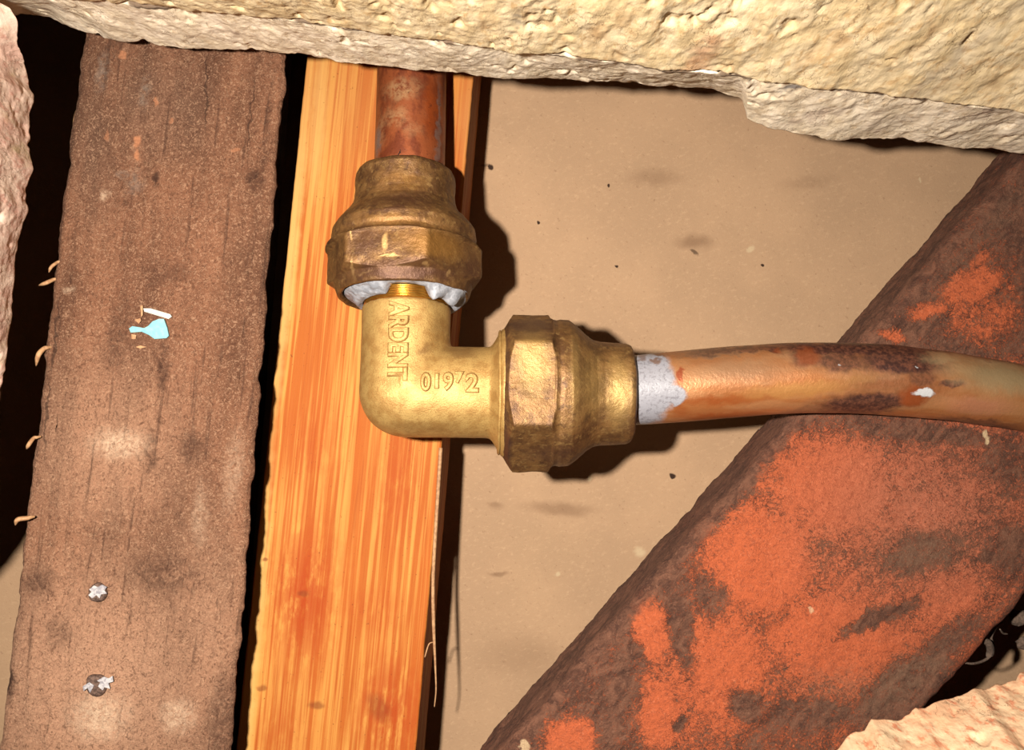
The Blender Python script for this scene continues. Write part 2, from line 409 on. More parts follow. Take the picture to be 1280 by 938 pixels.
def mat_copper(kind):
    m = NT('copper_' + kind); m.distort(2.2, 3.0, 5)
    if kind == 'standing':
        d = 224
        col = m.mix(m.noise(2.5, 4, .6, (1, 2, 1), lo=.4, hi=.6), lin(172, 92, 52), lin(136, 66, 38))
        g = m.spots([(505, 118, 26, 18, 0, .9), (497, 152, 20, 16, 0, .7), (480, 165, 7, 26, 0, .5), (520, 170, 14, 12, 0, .4)], d, .9)
        col = m.mix(m.mul(g, m.noise(1.2, 4, .7, off=4, lo=.3, hi=.6)), col, lin(208, 160, 112))
        col = m.mix(m.spots([(540, 140, 9, 50, 0, .8)], d, .8), col, lin(176, 80, 30))
        col = m.mix(m.spots([(474, 180, 6, 22, 0, .8), (549, 170, 3, 80, 0, .6)], d, .7), col, lin(150, 128, 118))
        col = m.mix(m.mul(m.noise(.9, 5, .7, off=9, lo=.55, hi=.7), .6), col, lin(92, 44, 28))
        col = m.mix(m.spots([(498, 192, 1.2, 7, 0)], 216, .3), col, lin(40, 20, 14))
        return m.done(col, .45, .45, m.noise(1, 4, .7), .12, .7)
    d = 208
    col = m.mix(m.noise(4, 3, .6, (4, 1, 1), lo=.4, hi=.6), lin(216, 150, 98), lin(202, 128, 74))
    col = m.mix(m.spots([(920, 462, 90, 22, 3, .6), (1010, 445, 60, 14, 0, .5), (900, 440, 70, 8, 3, .8)], d, .9), col, lin(176, 144, 112))
    col = m.mix(m.spots([(905, 500, 70, 8, 3, .8), (900, 522, 60, 6, 2, .7), (850, 515, 12, 16, 0, .6)], d, .9), col, lin(186, 94, 40))
    col = m.mix(m.spots([(1000, 487, 90, 11, 5, .9), (1070, 475, 32, 8, 8, .8)], d, .8), col, lin(226, 160, 92))
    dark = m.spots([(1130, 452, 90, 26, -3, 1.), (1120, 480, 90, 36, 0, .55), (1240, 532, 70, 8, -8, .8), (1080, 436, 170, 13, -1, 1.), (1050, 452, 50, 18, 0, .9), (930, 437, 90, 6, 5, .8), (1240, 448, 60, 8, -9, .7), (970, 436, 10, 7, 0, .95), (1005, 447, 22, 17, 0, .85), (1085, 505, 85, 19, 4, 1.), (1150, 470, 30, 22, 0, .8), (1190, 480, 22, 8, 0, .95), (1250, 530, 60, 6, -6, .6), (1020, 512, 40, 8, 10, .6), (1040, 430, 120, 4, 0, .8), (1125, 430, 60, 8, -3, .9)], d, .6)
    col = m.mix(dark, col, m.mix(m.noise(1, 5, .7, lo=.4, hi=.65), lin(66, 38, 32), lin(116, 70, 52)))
    col = m.mix(m.spots([(1010, 446, 18, 14, 0, .6), (1142, 496, 20, 16, 0, .9), (975, 437, 6, 4, 0, .5)], d, .5), col, lin(150, 70, 28))
    col = m.mix(m.spots([(1260, 472, 90, 26, -8, .95), (1190, 448, 40, 12, 0, .5)], d, .8), col, lin(204, 172, 126))
    col = m.mix(m.spots([(1225, 508, 50, 14, -6, .7)], d, .8), col, lin(232, 156, 118))
    lead = m.spots([(812, 480, 34, 60, 0, 1.), (842, 494, 18, 13, 0, 1.), (800, 490, 22, 80, 0, 1.)], d, .25)
    spk = m.noise(.7, 4, .7, lo=.5, hi=.62)
    leadc = m.mix(m.mul(spk, .5), lin(166, 164, 172), lin(104, 98, 104))
    leadc = m.mix(m.spots([(822, 452, 8, 5, 0, .8), (806, 447, 7, 4, 0, .6), (835, 442, 30, 5, -12, 1.)], d, .5), leadc, lin(120, 84, 62))
    col = m.mix(lead, col, leadc)
    col = m.mix(m.spots([(850, 470, 5, 11, 0, 1.)], d, .4), col, lin(178, 92, 56))
    wh = m.spots([(1153, 491, 15, 5, 0, 1.), (1142, 459, 1.5, 1.5, 0, .6), (1048, 457, 1.5, 2.5, 0, .5)], d, .35)
    col = m.mix(wh, col, lin(210, 210, 212))
    met = m.math('SUBTRACT', .5, m.mul(m.mx(m.mx(lead, wh), dark), .5))
    return m.done(col, .42, met, m.add(m.noise(.9, 4, .7), m.mul(m.mx(lead, wh), .7)), .14, .7)

def mat_plain(name, c, rough=.6, c2=None, size=1.0, bump=.1, metal=0, spec=.4):
    m = NT(name)
    col = m.mix(m.noise(size, 4, .6, lo=.4, hi=.62), lin(*c), lin(*(c2 or c)))
    return m.done(col, rough, metal, m.noise(size * .6, 4, .6), bump, .7, spec)

M_board, M_joist, M_strip, M_plank = mat_board(), mat_joist(), mat_strip(), mat_plank()
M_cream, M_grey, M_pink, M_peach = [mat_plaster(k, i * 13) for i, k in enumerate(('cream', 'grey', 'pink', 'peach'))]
M_cast, M_bright, M_nutA, M_nutB = mat_brass('cast'), mat_brass('bright'), mat_brass('browned'), mat_brass('tarnished')
M_cuV, M_cuH = mat_copper('standing'), mat_copper('lying')
M_putty = mat_plain('jointing_paste', (184, 186, 194), .5, (150, 152, 160), 1.5, .25)
M_blue = mat_plain('blue_paint', (132, 192, 204), .6, (150, 208, 208), 1.2, .05)
M_white = mat_plain('white_paint', (214, 214, 202), .6, (200, 200, 188), 1.2, .05)
M_fleck = mat_plain('old_white_paint', (206, 200, 200), .6, (150, 144, 150), .8, .1)
M_shav = mat_plain('pale_wood', (206, 158, 112), .7, (176, 128, 88), 1, .1)
M_steel = mat_plain('weathered_steel', (124, 96, 82), .7, (78, 56, 46), .6, .3, .2)
M_fluff = mat_plain('grey_dust', (128, 104, 88), .95, (104, 84, 70), .5, .3)

# ------------------------------------------------------------------ the setting: brown paper-faced board
g = np.linspace(-1, 1, 41)
X, Y = np.meshgrid(g * 260, g * 230, indexing='ij')
top = np.stack([X, Y, -0.25 + 0.25 * fbm(np.stack([X, Y, X * 0], -1), 60, 2, 3)], -1)
ring_v = top.reshape(-1, 3)
n = 41
i, j = np.meshgrid(np.arange(n - 1), np.arange(n - 1), indexing='ij')
Q = np.stack([i * n + j, (i + 1) * n + j, (i + 1) * n + j + 1, i * n + j + 1], -1).reshape(-1, 4)
V = np.vstack([ring_v, [[-260, -230, -12.5], [260, -230, -12.5], [260, 230, -12.5], [-260, 230, -12.5]]])
N0 = n * n
cor = [0, (n - 1) * n, n * n - 1, n - 1]
extra = np.array([[N0 + 3, N0 + 2, N0 + 1, N0], [cor[0], cor[1], N0 + 1, N0][::-1], [cor[1], cor[2], N0 + 2, N0 + 1][::-1], [cor[2], cor[3], N0 + 3, N0 + 2][::-1], [cor[3], cor[0], N0, N0 + 3][::-1]])
floor = mesh_obj('floor', V, np.vstack([Q, extra]), M_board)
floor['kind'] = 'structure'
floor['label'] = 'smooth brown paper-faced plasterboard at the back of the cavity'

# ------------------------------------------------------------------ broken plaster round the hole
def slab(name, E, dE, N, dN, out, mat, seed, nv=70, ns=8, amp=.9, step=.4, parent=None, chunk=1.0):
    """E, N: pixel outlines of the far and the near rim of the cut face (same parameter), out: direction away from the hole"""
    Ep = np.array([P(x, y, d) for (x, y), d in zip(E, np.broadcast_to(dE, len(E)))])
    Np = np.array([P(x, y, d) for (x, y), d in zip(N, np.broadcast_to(dN, len(N)))])
    ln = np.r_[0, np.cumsum(np.linalg.norm(np.diff(Ep, axis=0), axis=1))]
    u = np.linspace(0, ln[-1], int(ln[-1] / step))
    e = np.stack([np.interp(u, ln, Ep[:, k]) for k in range(3)], -1)
    q = np.stack([np.interp(u, ln, Np[:, k]) for k in range(3)], -1)
    out = np.array(out, float); out /= np.linalg.norm(out)
    v = np.linspace(0, 1, nv)
    face = e[:, None] * (1 - v)[None, :, None] + q[:, None] * v[None, :, None]
    bul = np.minimum(v, 1 - v); rc = .012
    rnd = np.where(bul < rc, 1 - np.sqrt(np.maximum(0, 1 - (1 - bul / rc) ** 2)), 0)
    face = face + out * rnd[None, :, None] * .4
    nf = q[:, None] + out * (np.geomspace(1.6, 30, 26))[None, :, None]
    b0 = q[:, None] + out * np.array([60.])[None, :, None]
    b1 = e[:, None] + out * np.array([60., 30., 12., 5., 2.])[None, :, None]
    R = np.concatenate([face, nf, b0, b1], 1)
    w = np.ones(R.shape[1]); w[nv + 26:] = 0; w[-4:] = .6
    Z3 = np.array([1, 1, .4]); lump = fbm(R * Z3, 9, 2, seed) * amp * .6 + fbm(R * Z3, 2.4, 4, seed + 5, .6) * amp * .3 * chunk
    pit = np.clip(fbm(R * Z3, 3.0, 3, seed + 11) - .55, 0, 1)
    lump -= pit * amp * 1.6 * chunk
    tz = fbm(R, 3, 2, seed + 20) * .3
    D = -out[None, None] * (lump * w[None])[..., None]
    D[..., 2] += tz * w[None]
    V, Q = loft(R + D)
    return mesh_obj(name, V, Q, mat, parent)

EX = [-60, -20, 0, 15, 26, 45, 62, 80, 95, 110, 135, 170, 215, 300, 340, 380, 420, 460, 520, 600, 700, 770, 840, 890, 915, 928, 934, 960, 1000, 1035, 1090, 1130, 1160, 1185, 1240, 1262, 1300, 1340]
EYp = [18, 18, 18, 18, 15, 18, 20, 30, 34, 42, 52, 53, 58, 63, 66, 70, 78, 82, 88, 94, 101, 104, 108, 114, 120, 128, 150, 160, 166, 175, 177, 174, 180, 184, 184, 190, 192, 196]
E = list(zip(EX, EYp))
SY = [np.interp(x, [-60, 0, 300, 500, 700, 840, 1280, 1340], [-22, -14, 14, 40, 68, 84, 135, 142]) for x in EX]
upper = thing('plaster_slab', 'thick broken cream plaster edge across the top of the hole', 'plaster', (0, 62, 70))
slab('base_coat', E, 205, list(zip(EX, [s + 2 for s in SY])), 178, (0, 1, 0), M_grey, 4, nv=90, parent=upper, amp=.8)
NY = [-60] * len(EX)
SE = [(x, y + 4) for x, y in zip(EX, SY)]
slab('top_coat', SE, 177, list(zip(EX, NY)), 136, (0, 1, 0), M_cream, 9, nv=100, parent=upper, amp=1.0)

LE = [(-4, 5), (10, 10), (21, 26), (27, 58), (33, 80), (38, 105), (44, 118), (38, 145), (37, 180), (40, 212), (33, 235), (35, 262), (24, 300), (20, 335), (16, 365), (17, 395), (10, 440), (4, 480), (-2, 510), (-14, 580), (-34, 650), (-75, 705), (-150, 740)]
LN = [(x - 130 if x > -60 else x - 130, y) for x, y in LE]
left = thing('plaster_slab', 'pinkish broken plaster lump down the left edge beside the dark gap', 'plaster', (-95, 20, 80))
slab('plaster_body', LE, [173, 173, 175, 181, 188] + [192] * (len(LE) - 5), [(x - 100, (y - 469) * 1.12 + 469) for x, y in LE], 158, (-1, 0, 0), M_pink, 31, nv=90, amp=.8, parent=left)

BE = [(1010, 975), (1045, 938), (1062, 918), (1080, 914), (1089, 899), (1105, 897), (1122, 897), (1143, 884), (1157, 887), (1168, 881), (1201, 871), (1217, 860), (1231, 862), (1247, 856), (1270, 851), (1275, 841), (1290, 840), (1340, 820)]
BN = [((x - 640) * 1.10 + 640, (y - 469) * 1.22 + 469) for x, y in BE]
low = thing('plaster_slab', 'peach coloured broken plaster lump in the lower right corner', 'plaster', (80, -75, 80))
slab('plaster_body', BE, 196, BN, 170, (.35, -1, 0), M_peach, 47, nv=80, amp=.8, parent=low)

# ------------------------------------------------------------------ timbers
def beam(name, A, B, wdir, hw, thick, mat, ga=.7, ext=(.12, .16), rc=1.5, amp=.15, seed=0, ds=.5, du=.4, hw2=None, chamL=0., under=None, rag=.3, parent=None):
    """front face runs A->B (mm, centre line of the face); section rounded by rc"""
    A, B = np.array(A, float), np.array(B, float)
    k0, k1 = ext                                # run on beyond the frame at both ends
    A, B, hw, hw2 = A - (B - A) * k0, B + (B - A) * k1, hw - ((hw2 or hw) - hw) * k0, (hw2 or hw) + ((hw2 or hw) - hw) * k1
    L = np.linalg.norm(B - A); t = (B - A) / L
    w = np.array(wdir, float); w -= t * (w @ t); w /= np.linalg.norm(w)
    nrm = np.cross(w, t);
    if nrm[2] < 0: nrm = -nrm
    hw2 = hw2 or hw
    s = np.linspace(0, L, int(L / ds))
    # section: (x across in -1..1 units mm offset, z depth)
    def arc(cx, cz, r, a0, a1, k): 
        a = np.radians(np.linspace(a0, a1, k)); return np.stack([cx + r * np.cos(a), cz + r * np.sin(a)], -1)
    def sec(h):
        x = np.linspace(-h + rc, h - rc, int(2 * hw / du))
        top = np.stack([x, x * 0], -1)
        c1 = arc(h - rc, -rc, rc, 90, 0, 7)[1:]
        sd = np.stack([np.full(22, h) , np.linspace(-rc, -thick + .4, 23)[1:]], -1)
        bt = np.stack([np.linspace(h, -h, 7), np.full(7, -thick)], -1)
        sd2 = np.stack([np.full(22, -h), np.linspace(-thick + .4, -rc, 23)[:-1]], -1)
        c2 = arc(-h + rc, -rc, rc, 180, 90, 7)[:-1]
        return np.vstack([top, c1, sd, bt, sd2, c2])
    S = np.stack([sec(hw + (hw2 - hw) * k) for k in np.linspace(0, 1, len(s))])
    if under is not None:                       # pull the underside in
        f = np.clip((-S[..., 1] - rc * .9) / (thick - rc), 0, 1) ** .6; S[..., 0] -= np.sign(S[..., 0]) * f * under
    R = A + t * s[:, None, None] + S[..., 0:1] * w + S[..., 1:2] * nrm
    C = A + t * s[:, None, None] - nrm * min(thick * .5, 8)
    # displacement
    Sx = S[..., 0]
    gr = np.stack([Sx, np.broadcast_to(s[:, None], Sx.shape) / 12, S[..., 1]], -1)
    d = fbm(R, 7, 3, seed) * amp + fbm(gr, 1.6, 3, seed + 3) * amp * ga + fbm(R, 1.1, 2, seed + 8) * amp * .5
    sideness = (np.abs(Sx) > (hw - rc * 1.2)).astype(float)
    rg = fbm(R, 5, 4, seed + 30, .6) * rag
    R = R + nrm * (d * (1 - sideness))[..., None] + (np.sign(Sx) * sideness * rg)[..., None] * w
    V, Q = loft(R)
    return mesh_obj(name, V, Q, mat, parent)

# dark joist at the left
joist = thing('timber_joist', 'wide rough dark brown old timber joist on the left', 'timber', P(180, 469, 240) * [1, 1, 0])
A = (P(112, -30, 218) + P(361, -30, 218)) / 2
B = (P(-9, 985, 211) + P(283, 985, 211)) / 2
wd = np.array([1, .105, 0])
beam('timber_body', A, B, wd, 21.3, 50, M_joist, rc=2.0, amp=.3, seed=2, hw2=23.7, rag=.5, under=10.5, parent=joist)

# pine strip
strip = thing('timber_batten', 'newer orange pine batten with straight grain behind the brass elbow', 'timber', P(450, 469, 240) * [1, 1, 0])
A = (P(395, -30, 240) + P(601, -30, 240)) / 2
B = (P(291, 985, 231) + P(515, 985, 231)) / 2
beam('timber_body', A, B, (1, .10, 0), 19.2, 29.8, M_strip, rc=.5, amp=.05, seed=22, hw2=20.0, rag=.08, parent=strip)

# painted plank, diagonal
plank = thing('timber_plank', 'diagonal old timber plank with worn orange-red paint at lower right', 'timber', P(1050, 700, 240) * [1, 1, 0])
def line_pt(t, off, d):
    """t along (-.66,.75) in px from the centre foot, off perpendicular px"""
    nx, ny = .7503, .661
    return P(CX + nx * off - ny * t, CY + ny * off + nx * t, d)
A = (line_pt(-760, 293, DP) + line_pt(-760, 672, DP)) / 2
B = (line_pt(620, 300, DP) + line_pt(620, 672, DP)) / 2
beam('timber_body', A, B, (.75, -.66, 0), 31.6, 18, M_plank, ga=.2, ext=(.1, -.02), rc=3.2, amp=.28, seed=51, rag=.4, parent=plank)

# ------------------------------------------------------------------ elbow fitting
JT = P(506, 490, 214)
ta, tb = math.radians(12), math.radians(1.5)
AX = np.array([0, math.cos(ta), -math.sin(ta)])          # axis of the upper arm
AN = np.array([0, math.sin(ta), math.cos(ta)])
HX = np.array([math.cos(tb), -.01, -math.sin(tb)]); HX /= np.linalg.norm(HX)
HN = np.cross(HX, np.array([0, 1., 0])); HN /= np.linalg.norm(HN)
if HN[2] < 0: HN = -HN
HY = np.cross(HN, HX)
XA = np.array([1., 0, 0])
RB = 9.25

def surface_nets(f, lo, h):
    nx, ny, nz = f.shape
    s = f < 0
    cs = np.zeros((nx - 1, ny - 1, nz - 1), int)
    acc = np.zeros((nx - 1, ny - 1, nz - 1, 3)); cnt = np.zeros((nx - 1, ny - 1, nz - 1))
    sl = lambda o: tuple(slice(o[k], f.shape[k] - 1 + o[k]) for k in range(3))
    for ax in range(3):
        o1, o2 = [k for k in range(3) if k != ax]
        for a in (0, 1):
            for b in (0, 1):
                p = [0, 0, 0]; p[o1] = a; p[o2] = b
                q = list(p); q[ax] = 1
                f0, f1 = f[sl(p)], f[sl(q)]
                c = (f0 < 0) != (f1 < 0)
                tt = np.where(c, f0 / np.where(c, f0 - f1, 1), 0)
                for k in range(3):
                    val = tt if k == ax else p[k]
                    acc[..., k] += np.where(c, val, 0)
                cnt += c
    act = cnt > 0
    idx = -np.ones(act.shape, int); idx[act] = np.arange(act.sum())
    base = np.stack(np.nonzero(act), -1)
    V = lo + (base + acc[act] / cnt[act][:, None]) * h
    quads = []
    for ax in range(3):
        o1, o2 = [(1, 2), (2, 0), (0, 1)][ax]
        a = [slice(1, -1)] * 3; a[ax] = slice(0, -1)
        b = list(a); b[ax] = slice(1, None)
        s0, s1 = s[tuple(a)], s[tuple(b)]
        off = np.array([x.start for x in a])
        for flip, m in ((0, s0 & ~s1), (1, ~s0 & s1)):
            c = np.stack(np.nonzero(m), -1) + off
            e1 = np.zeros(3, int); e1[o1] = 1; e2 = np.zeros(3, int); e2[o2] = 1
            q = [idx[tuple((c - da * e1 - db * e2).T)] for da, db in ((0, 0), (1, 0), (1, 1), (0, 1))]
            q = np.stack(q, -1)
            if not flip: q = q[:, ::-1]
            quads.append(q)
    return V, np.vstack(quads)[:, ::-1]

elbow = thing('elbow_fitting', 'brass compression elbow joining the two copper pipes', 'pipe fitting', JT)
h = .34
lo = np.array([-11., -14.8, -15.]) ; hi = np.array([21.5, 21.5, 14.8])
ax_ = [np.arange(lo[k], hi[k], h) for k in range(3)]
Gd = np.stack(np.meshgrid(*ax_, indexing='ij'), -1)
def arm(ax, rf, s1):
    s = Gd @ ax; rad = np.linalg.norm(Gd - s[..., None] * ax, axis=-1)
    return np.maximum(np.maximum(rad - rf(s), -s), s - s1)
sm = lambda x, a, b: (lambda t: t * t * (3 - 2 * t))(np.clip((x - a) / (b - a), 0, 1))
fV = arm(AX, lambda s: RB - 1.0 * sm(s, 17.6, 18.0) , 21.0)
fH = arm(HX, lambda s: RB + .15 + 3.9 * sm(s, 17.0, 20.4) ** 1.2, 20.9)
fS = np.linalg.norm(Gd, axis=-1) - RB
k = 1.1
def smin(a, b, k):
    hh = np.clip(.5 + .5 * (b - a) / k, 0, 1); return b * (1 - hh) + a * hh - k * hh * (1 - hh)
f = smin(fV, fH, k); f = np.minimum(f, fS)
f = f + fbm(Gd, 3.0, 2, 7) * .05
V, Q = surface_nets(f, lo, h)
mesh_obj('elbow_body', V + JT, Q, M_cast, elbow)
# bright threaded neck inside the upper nut
th = np.linspace(0, 2 * np.pi, 96, endpoint=False)
def lathe(profile, rfun, centre, ax, u, v, nth=192, noise=0, seed=0):
    prof = np.array(profile, float)
    th = np.linspace(0, 2 * np.pi, nth, endpoint=False)
    S = np.broadcast_to(prof[:, 0:1], (len(prof), nth)); R0 = np.broadcast_to(prof[:, 1:2], (len(prof), nth))
    R = rfun(S, R0, th[None])
    X = centre + S[..., None] * ax + R[..., None] * (np.cos(th)[None, :, None] * u + np.sin(th)[None, :, None] * v)
    if noise:
        nn = (np.cos(th)[None, :, None] * u + np.sin(th)[None, :, None] * v)
        dd = fbm(X, 5, 4, seed, .55) * noise
        X = X + nn * dd[..., None] + ax * (fbm(X, 4, 3, seed + 4) * noise * .7)[..., None]
    return loft(X, caps=False)
ident = lambda S, R, t: R
pr = []
for kx in range(5):
    s0 = 17.9 + kx * .55
    pr += [(s0, 8.5), (s0 + .18, 8.95), (s0 + .32, 8.95), (s0 + .5, 8.5)]
Vn, Qn = lathe(pr, ident, JT, AX, XA, AN, 96)
mesh_obj('threaded_neck', Vn, Qn, M_bright, elbow)
Vn, Qn = lathe([(19.0, 11.4), (19.15, 12.6), (19.4, 12.95), (19.65, 12.85), (19.8, 11.6)], ident, JT, HX, HY, HN, 128, .1, 3)
mesh_obj('thread_ring', Vn, Qn, M_cast, elbow)

def densify(pts, step=.22):
    out = []
    for (a, b), (c, d) in zip(pts[:-1], pts[1:]):
        n = max(1, int(math.hypot(c - a, d - b) / step))
        for i in range(n): out.append((a + (c - a) * i / n, b + (d - b) * i / n))
    return out + [pts[-1]]

def nut(name, centre, ax, u, v, rot, mouth, mat, seed, noise=.13, rec=2.2, cone=2.3, sc=(1., 1.)):
    RC, AP = 16.4, 14.15
    pre = [(0.1, mouth), (cone - 1.5, 14.05), (cone, 16.6)]
    prof = [(rec, 9.4), (rec, mouth - 1.3), (.5, mouth - 1.0), (0, mouth - .5)] + pre + [(9.6, 16.6), (9.9, 16.2), (10.4, 15.3), (10.9, 14.9), (11.6, 14.7), (12.4, 14.9), (14.2, 14.75), (15.2, 14.2), (16.4, 13.3), (18.0, 11.9), (19.6, 10.9), (21.2, 10.45), (23, 10.3), (26.8, 10.25), (27.6, 9.9), (28.0, 9.2), (28.0, 7.9), (26.5, 7.7)]
    prof = densify(prof)
    prof = [(a_ * sc[0], b_) for a_, b_ in prof]
    def rf(S, R, t):
        a = (t - rot + np.pi / 6) % (np.pi / 3) - np.pi / 6
        hx = AP / np.cos(a)
        hx = np.minimum(hx, RC - .25)                # slightly worn corners
        inzone = (S < 10.0) & (R > mouth - .6)
        r = np.where(inzone, np.minimum(R, hx), R)
        return np.where(r > 9.5, r * sc[1], r)
    V, Q = lathe(prof, rf, centre, ax, u, v, 216, noise, seed)
    return mesh_obj(name, V, Q, mat, elbow)

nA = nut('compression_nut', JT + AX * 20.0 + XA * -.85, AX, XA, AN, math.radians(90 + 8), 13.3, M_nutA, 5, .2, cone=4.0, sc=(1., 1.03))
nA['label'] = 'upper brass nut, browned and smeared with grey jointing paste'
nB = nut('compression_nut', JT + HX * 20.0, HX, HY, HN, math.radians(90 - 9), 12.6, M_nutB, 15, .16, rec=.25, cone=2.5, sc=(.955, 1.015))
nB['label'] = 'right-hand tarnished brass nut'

# grey jointing paste pressed out of the upper nut's mouth
nt, nr = 220, 26
th = np.linspace(0, 2 * np.pi, nt, endpoint=False); rr = np.linspace(0, 1, nr)
TH, RR = np.meshgrid(th, rr, indexing='ij')
front = np.abs((TH - np.pi / 2 + .12 + np.pi) % (2 * np.pi) - np.pi)          # angle from the side facing the lens
gap = np.clip((front - .36) / .12, 0, 1)
p3 = np.stack([np.cos(TH) * 10, np.sin(TH) * 10, RR * 4], -1)
lumps = fbm(p3, 3.2, 3, 91)
bl = .5 * np.sin(np.pi * RR) * 1.7 + lumps * .75 * np.sin(np.pi * np.clip(RR, .05, .95))
rght = np.exp(-((TH - .95) / .3) ** 2) + np.exp(-((TH - .45) / .16) ** 2)      # two blobs at right
bl = bl + rght * 1.5 * np.sin(np.pi * RR)
rho = 9.1 + RR * 3.9
rho = np.where(gap[..., ] < 1, rho, rho)
s_ = 20.5 - bl * (.35 + .65 * gap) - 2.0 * gap * (1 - RR) ** 1.3
X = JT + s_[..., None] * AX + rho[..., None] * (np.cos(TH)[..., None] * XA + np.sin(TH)[..., None] * AN)
back = JT + (s_ + 1.5 + bl)[..., None] * AX + rho[..., None] * (np.cos(TH)[..., None] * XA + np.sin(TH)[..., None] * AN)
R = np.concatenate([X, back[:, ::-1]], 1)
R = np.concatenate([R, R[:1]], 0)
V, Q = loft(R, caps=False)
mesh_obj('jointing_paste', V, Q, M_putty, elbow)['label'] = 'grey-white paste around the mouth of the upper nut'

# raised lettering
def raised(name, text, width, height, place, mat, bold=.05, spacing=1.0):
    cu = bpy.data.curves.new('tmp', 'FONT'); cu.body = text; cu.size = 1; cu.extrude = .05; cu.bevel_depth = .06; cu.bevel_resolution = 2; cu.offset = bold; cu.resolution_u = 4
    cu.space_character = spacing
    ob = bpy.data.objects.new('tmp', cu); COL.objects.link(ob)
    dg = bpy.context.evaluated_depsgraph_get(); dg.update()
    me = bpy.data.meshes.new_from_object(ob.evaluated_get(dg))
    co = np.zeros(len(me.vertices) * 3); me.vertices.foreach_get('co', co); co = co.reshape(-1, 3)
    faces = [tuple(p.vertices) for p in me.polygons]
    bpy.data.objects.remove(ob); bpy.data.curves.remove(cu); bpy.data.meshes.remove(me)
    mn, mxx = co.min(0), co.max(0)
    u = (co[:, 0] - mn[0]) / (mxx[0] - mn[0]) * width
    v = ((co[:, 1] - mn[1]) / (mxx[1] - mn[1]) - .5) * height
    # taper the flanks so that the letters look cast
    return place(u, v, co[:, 2] / co[:, 2].max()), faces
def place_v(u, v, z):
    s = 16.9 - u; lat = -.55 + v; r = RB + .8 * z - .1
    return JT + s[:, None] * AX + lat[:, None] * XA + np.sqrt(r ** 2 - lat ** 2)[:, None] * AN
def place_h(s0, v0, hgt=.8):
    def f(u, v, z):
        s = s0 + u; lat = v0 + v; r = RB + .15 + hgt * z - .05
        return JT + s[:, None] * HX + lat[:, None] * HY + np.sqrt(r ** 2 - lat ** 2)[:, None] * HN
    return f
Vt, Ft = raised('x', 'ARDENT', 16.6, 4.2, place_v, M_cast, .0)
mesh_obj('raised_lettering', Vt, Ft, M_cast, elbow, smooth=True)
Vs, Fs = [], []
for ch, s0, w_, v0, hh, ht in (('0', 3.7, 2.2, 2.2, 3.9, .8), ('1', 6.5, .95, 2.4, 3.1, .7), ('9', 8.1, 2.2, 2.3, 3.9, .8), ('7', 10.5, 1.9, 3.1, 2.5, .8), ('2', 12.6, 2.7, 2.1, 4.0, .8)):
    a, b = raised('x', ch, w_, hh, place_h(s0, v0, ht), M_cast, .0)
    Fs += [tuple(i + sum(len(q) for q in Vs) for i in f_) for f_ in b]; Vs.append(a)
mesh_obj('raised_numerals', np.vstack(Vs), Fs, M_cast, elbow, smooth=True)

# ------------------------------------------------------------------ copper pipes
s = np.linspace(24, 100, 90)[:, None]
pts = JT + AX * s
V, Q = tube(pts, 7.55, 64, .06, 5)
o = mesh_obj('copper_pipe', V, Q, M_cuV)
tag(o, 'short reddish copper pipe rising from the upper nut over the pine batten', 'pipe')
c = [P(x, y, d) for x, y, d in ((760, 490, 214.6), (800, 487.5, 214.6), (850, 483.5, 214.5), (925, 477, 214.4), (1000, 473, 214.2), (1080, 473.5, 214.2), (1160, 480, 214.4), (1240, 491, 215.2), (1330, 508, 217), (1450, 530, 219))]
pts = catmull(c, 16)
V, Q = tube(pts, np.interp(pts[:, 0], [20, 35, 80, 105], [7.1, 7.35, 7.25, 6.8]), 72, .08, 8)
o = mesh_obj('copper_pipe', V, Q, M_cuH)
tag(o, 'long stained copper pipe from the right nut lying over the painted plank', 'pipe')

# ------------------------------------------------------------------ small loose things
def flake(name, pxy, d, thick, mat, tilt=(0, 0), seed=0):
    """a thin chip with the outline pxy (pixels) lying at depth d"""
    pts = np.array([P(x, y, d) for x, y in pxy]); c = pts.mean(0)
    pts[:, 2] += (pts[:, 0] - c[0]) * tilt[0] + (pts[:, 1] - c[1]) * tilt[1]
    n = len(pts); up = pts + [0, 0, thick]; upi = c + (up - c) * .9 + [0, 0, thick * .15]
    V = np.vstack([pts, up, upi, [c + [0, 0, thick * 1.3]]])
    Fc = [tuple(range(n))[::-1]] + [(i, (i + 1) % n, n + (i + 1) % n, n + i) for i in range(n)] + [(n + i, n + (i + 1) % n, 2 * n + (i + 1) % n, 2 * n + i) for i in range(n)] + [(2 * n + i, 2 * n + (i + 1) % n, 3 * n) for i in range(n)]
    a = pts[:, :2]; area = sum(a[i][0] * a[(i + 1) % n][1] - a[(i + 1) % n][0] * a[i][1] for i in range(n))
    if area < 0: Fc = [f_[::-1] for f_ in Fc]
    return mesh_obj(name, V, Fc, mat, smooth=False)

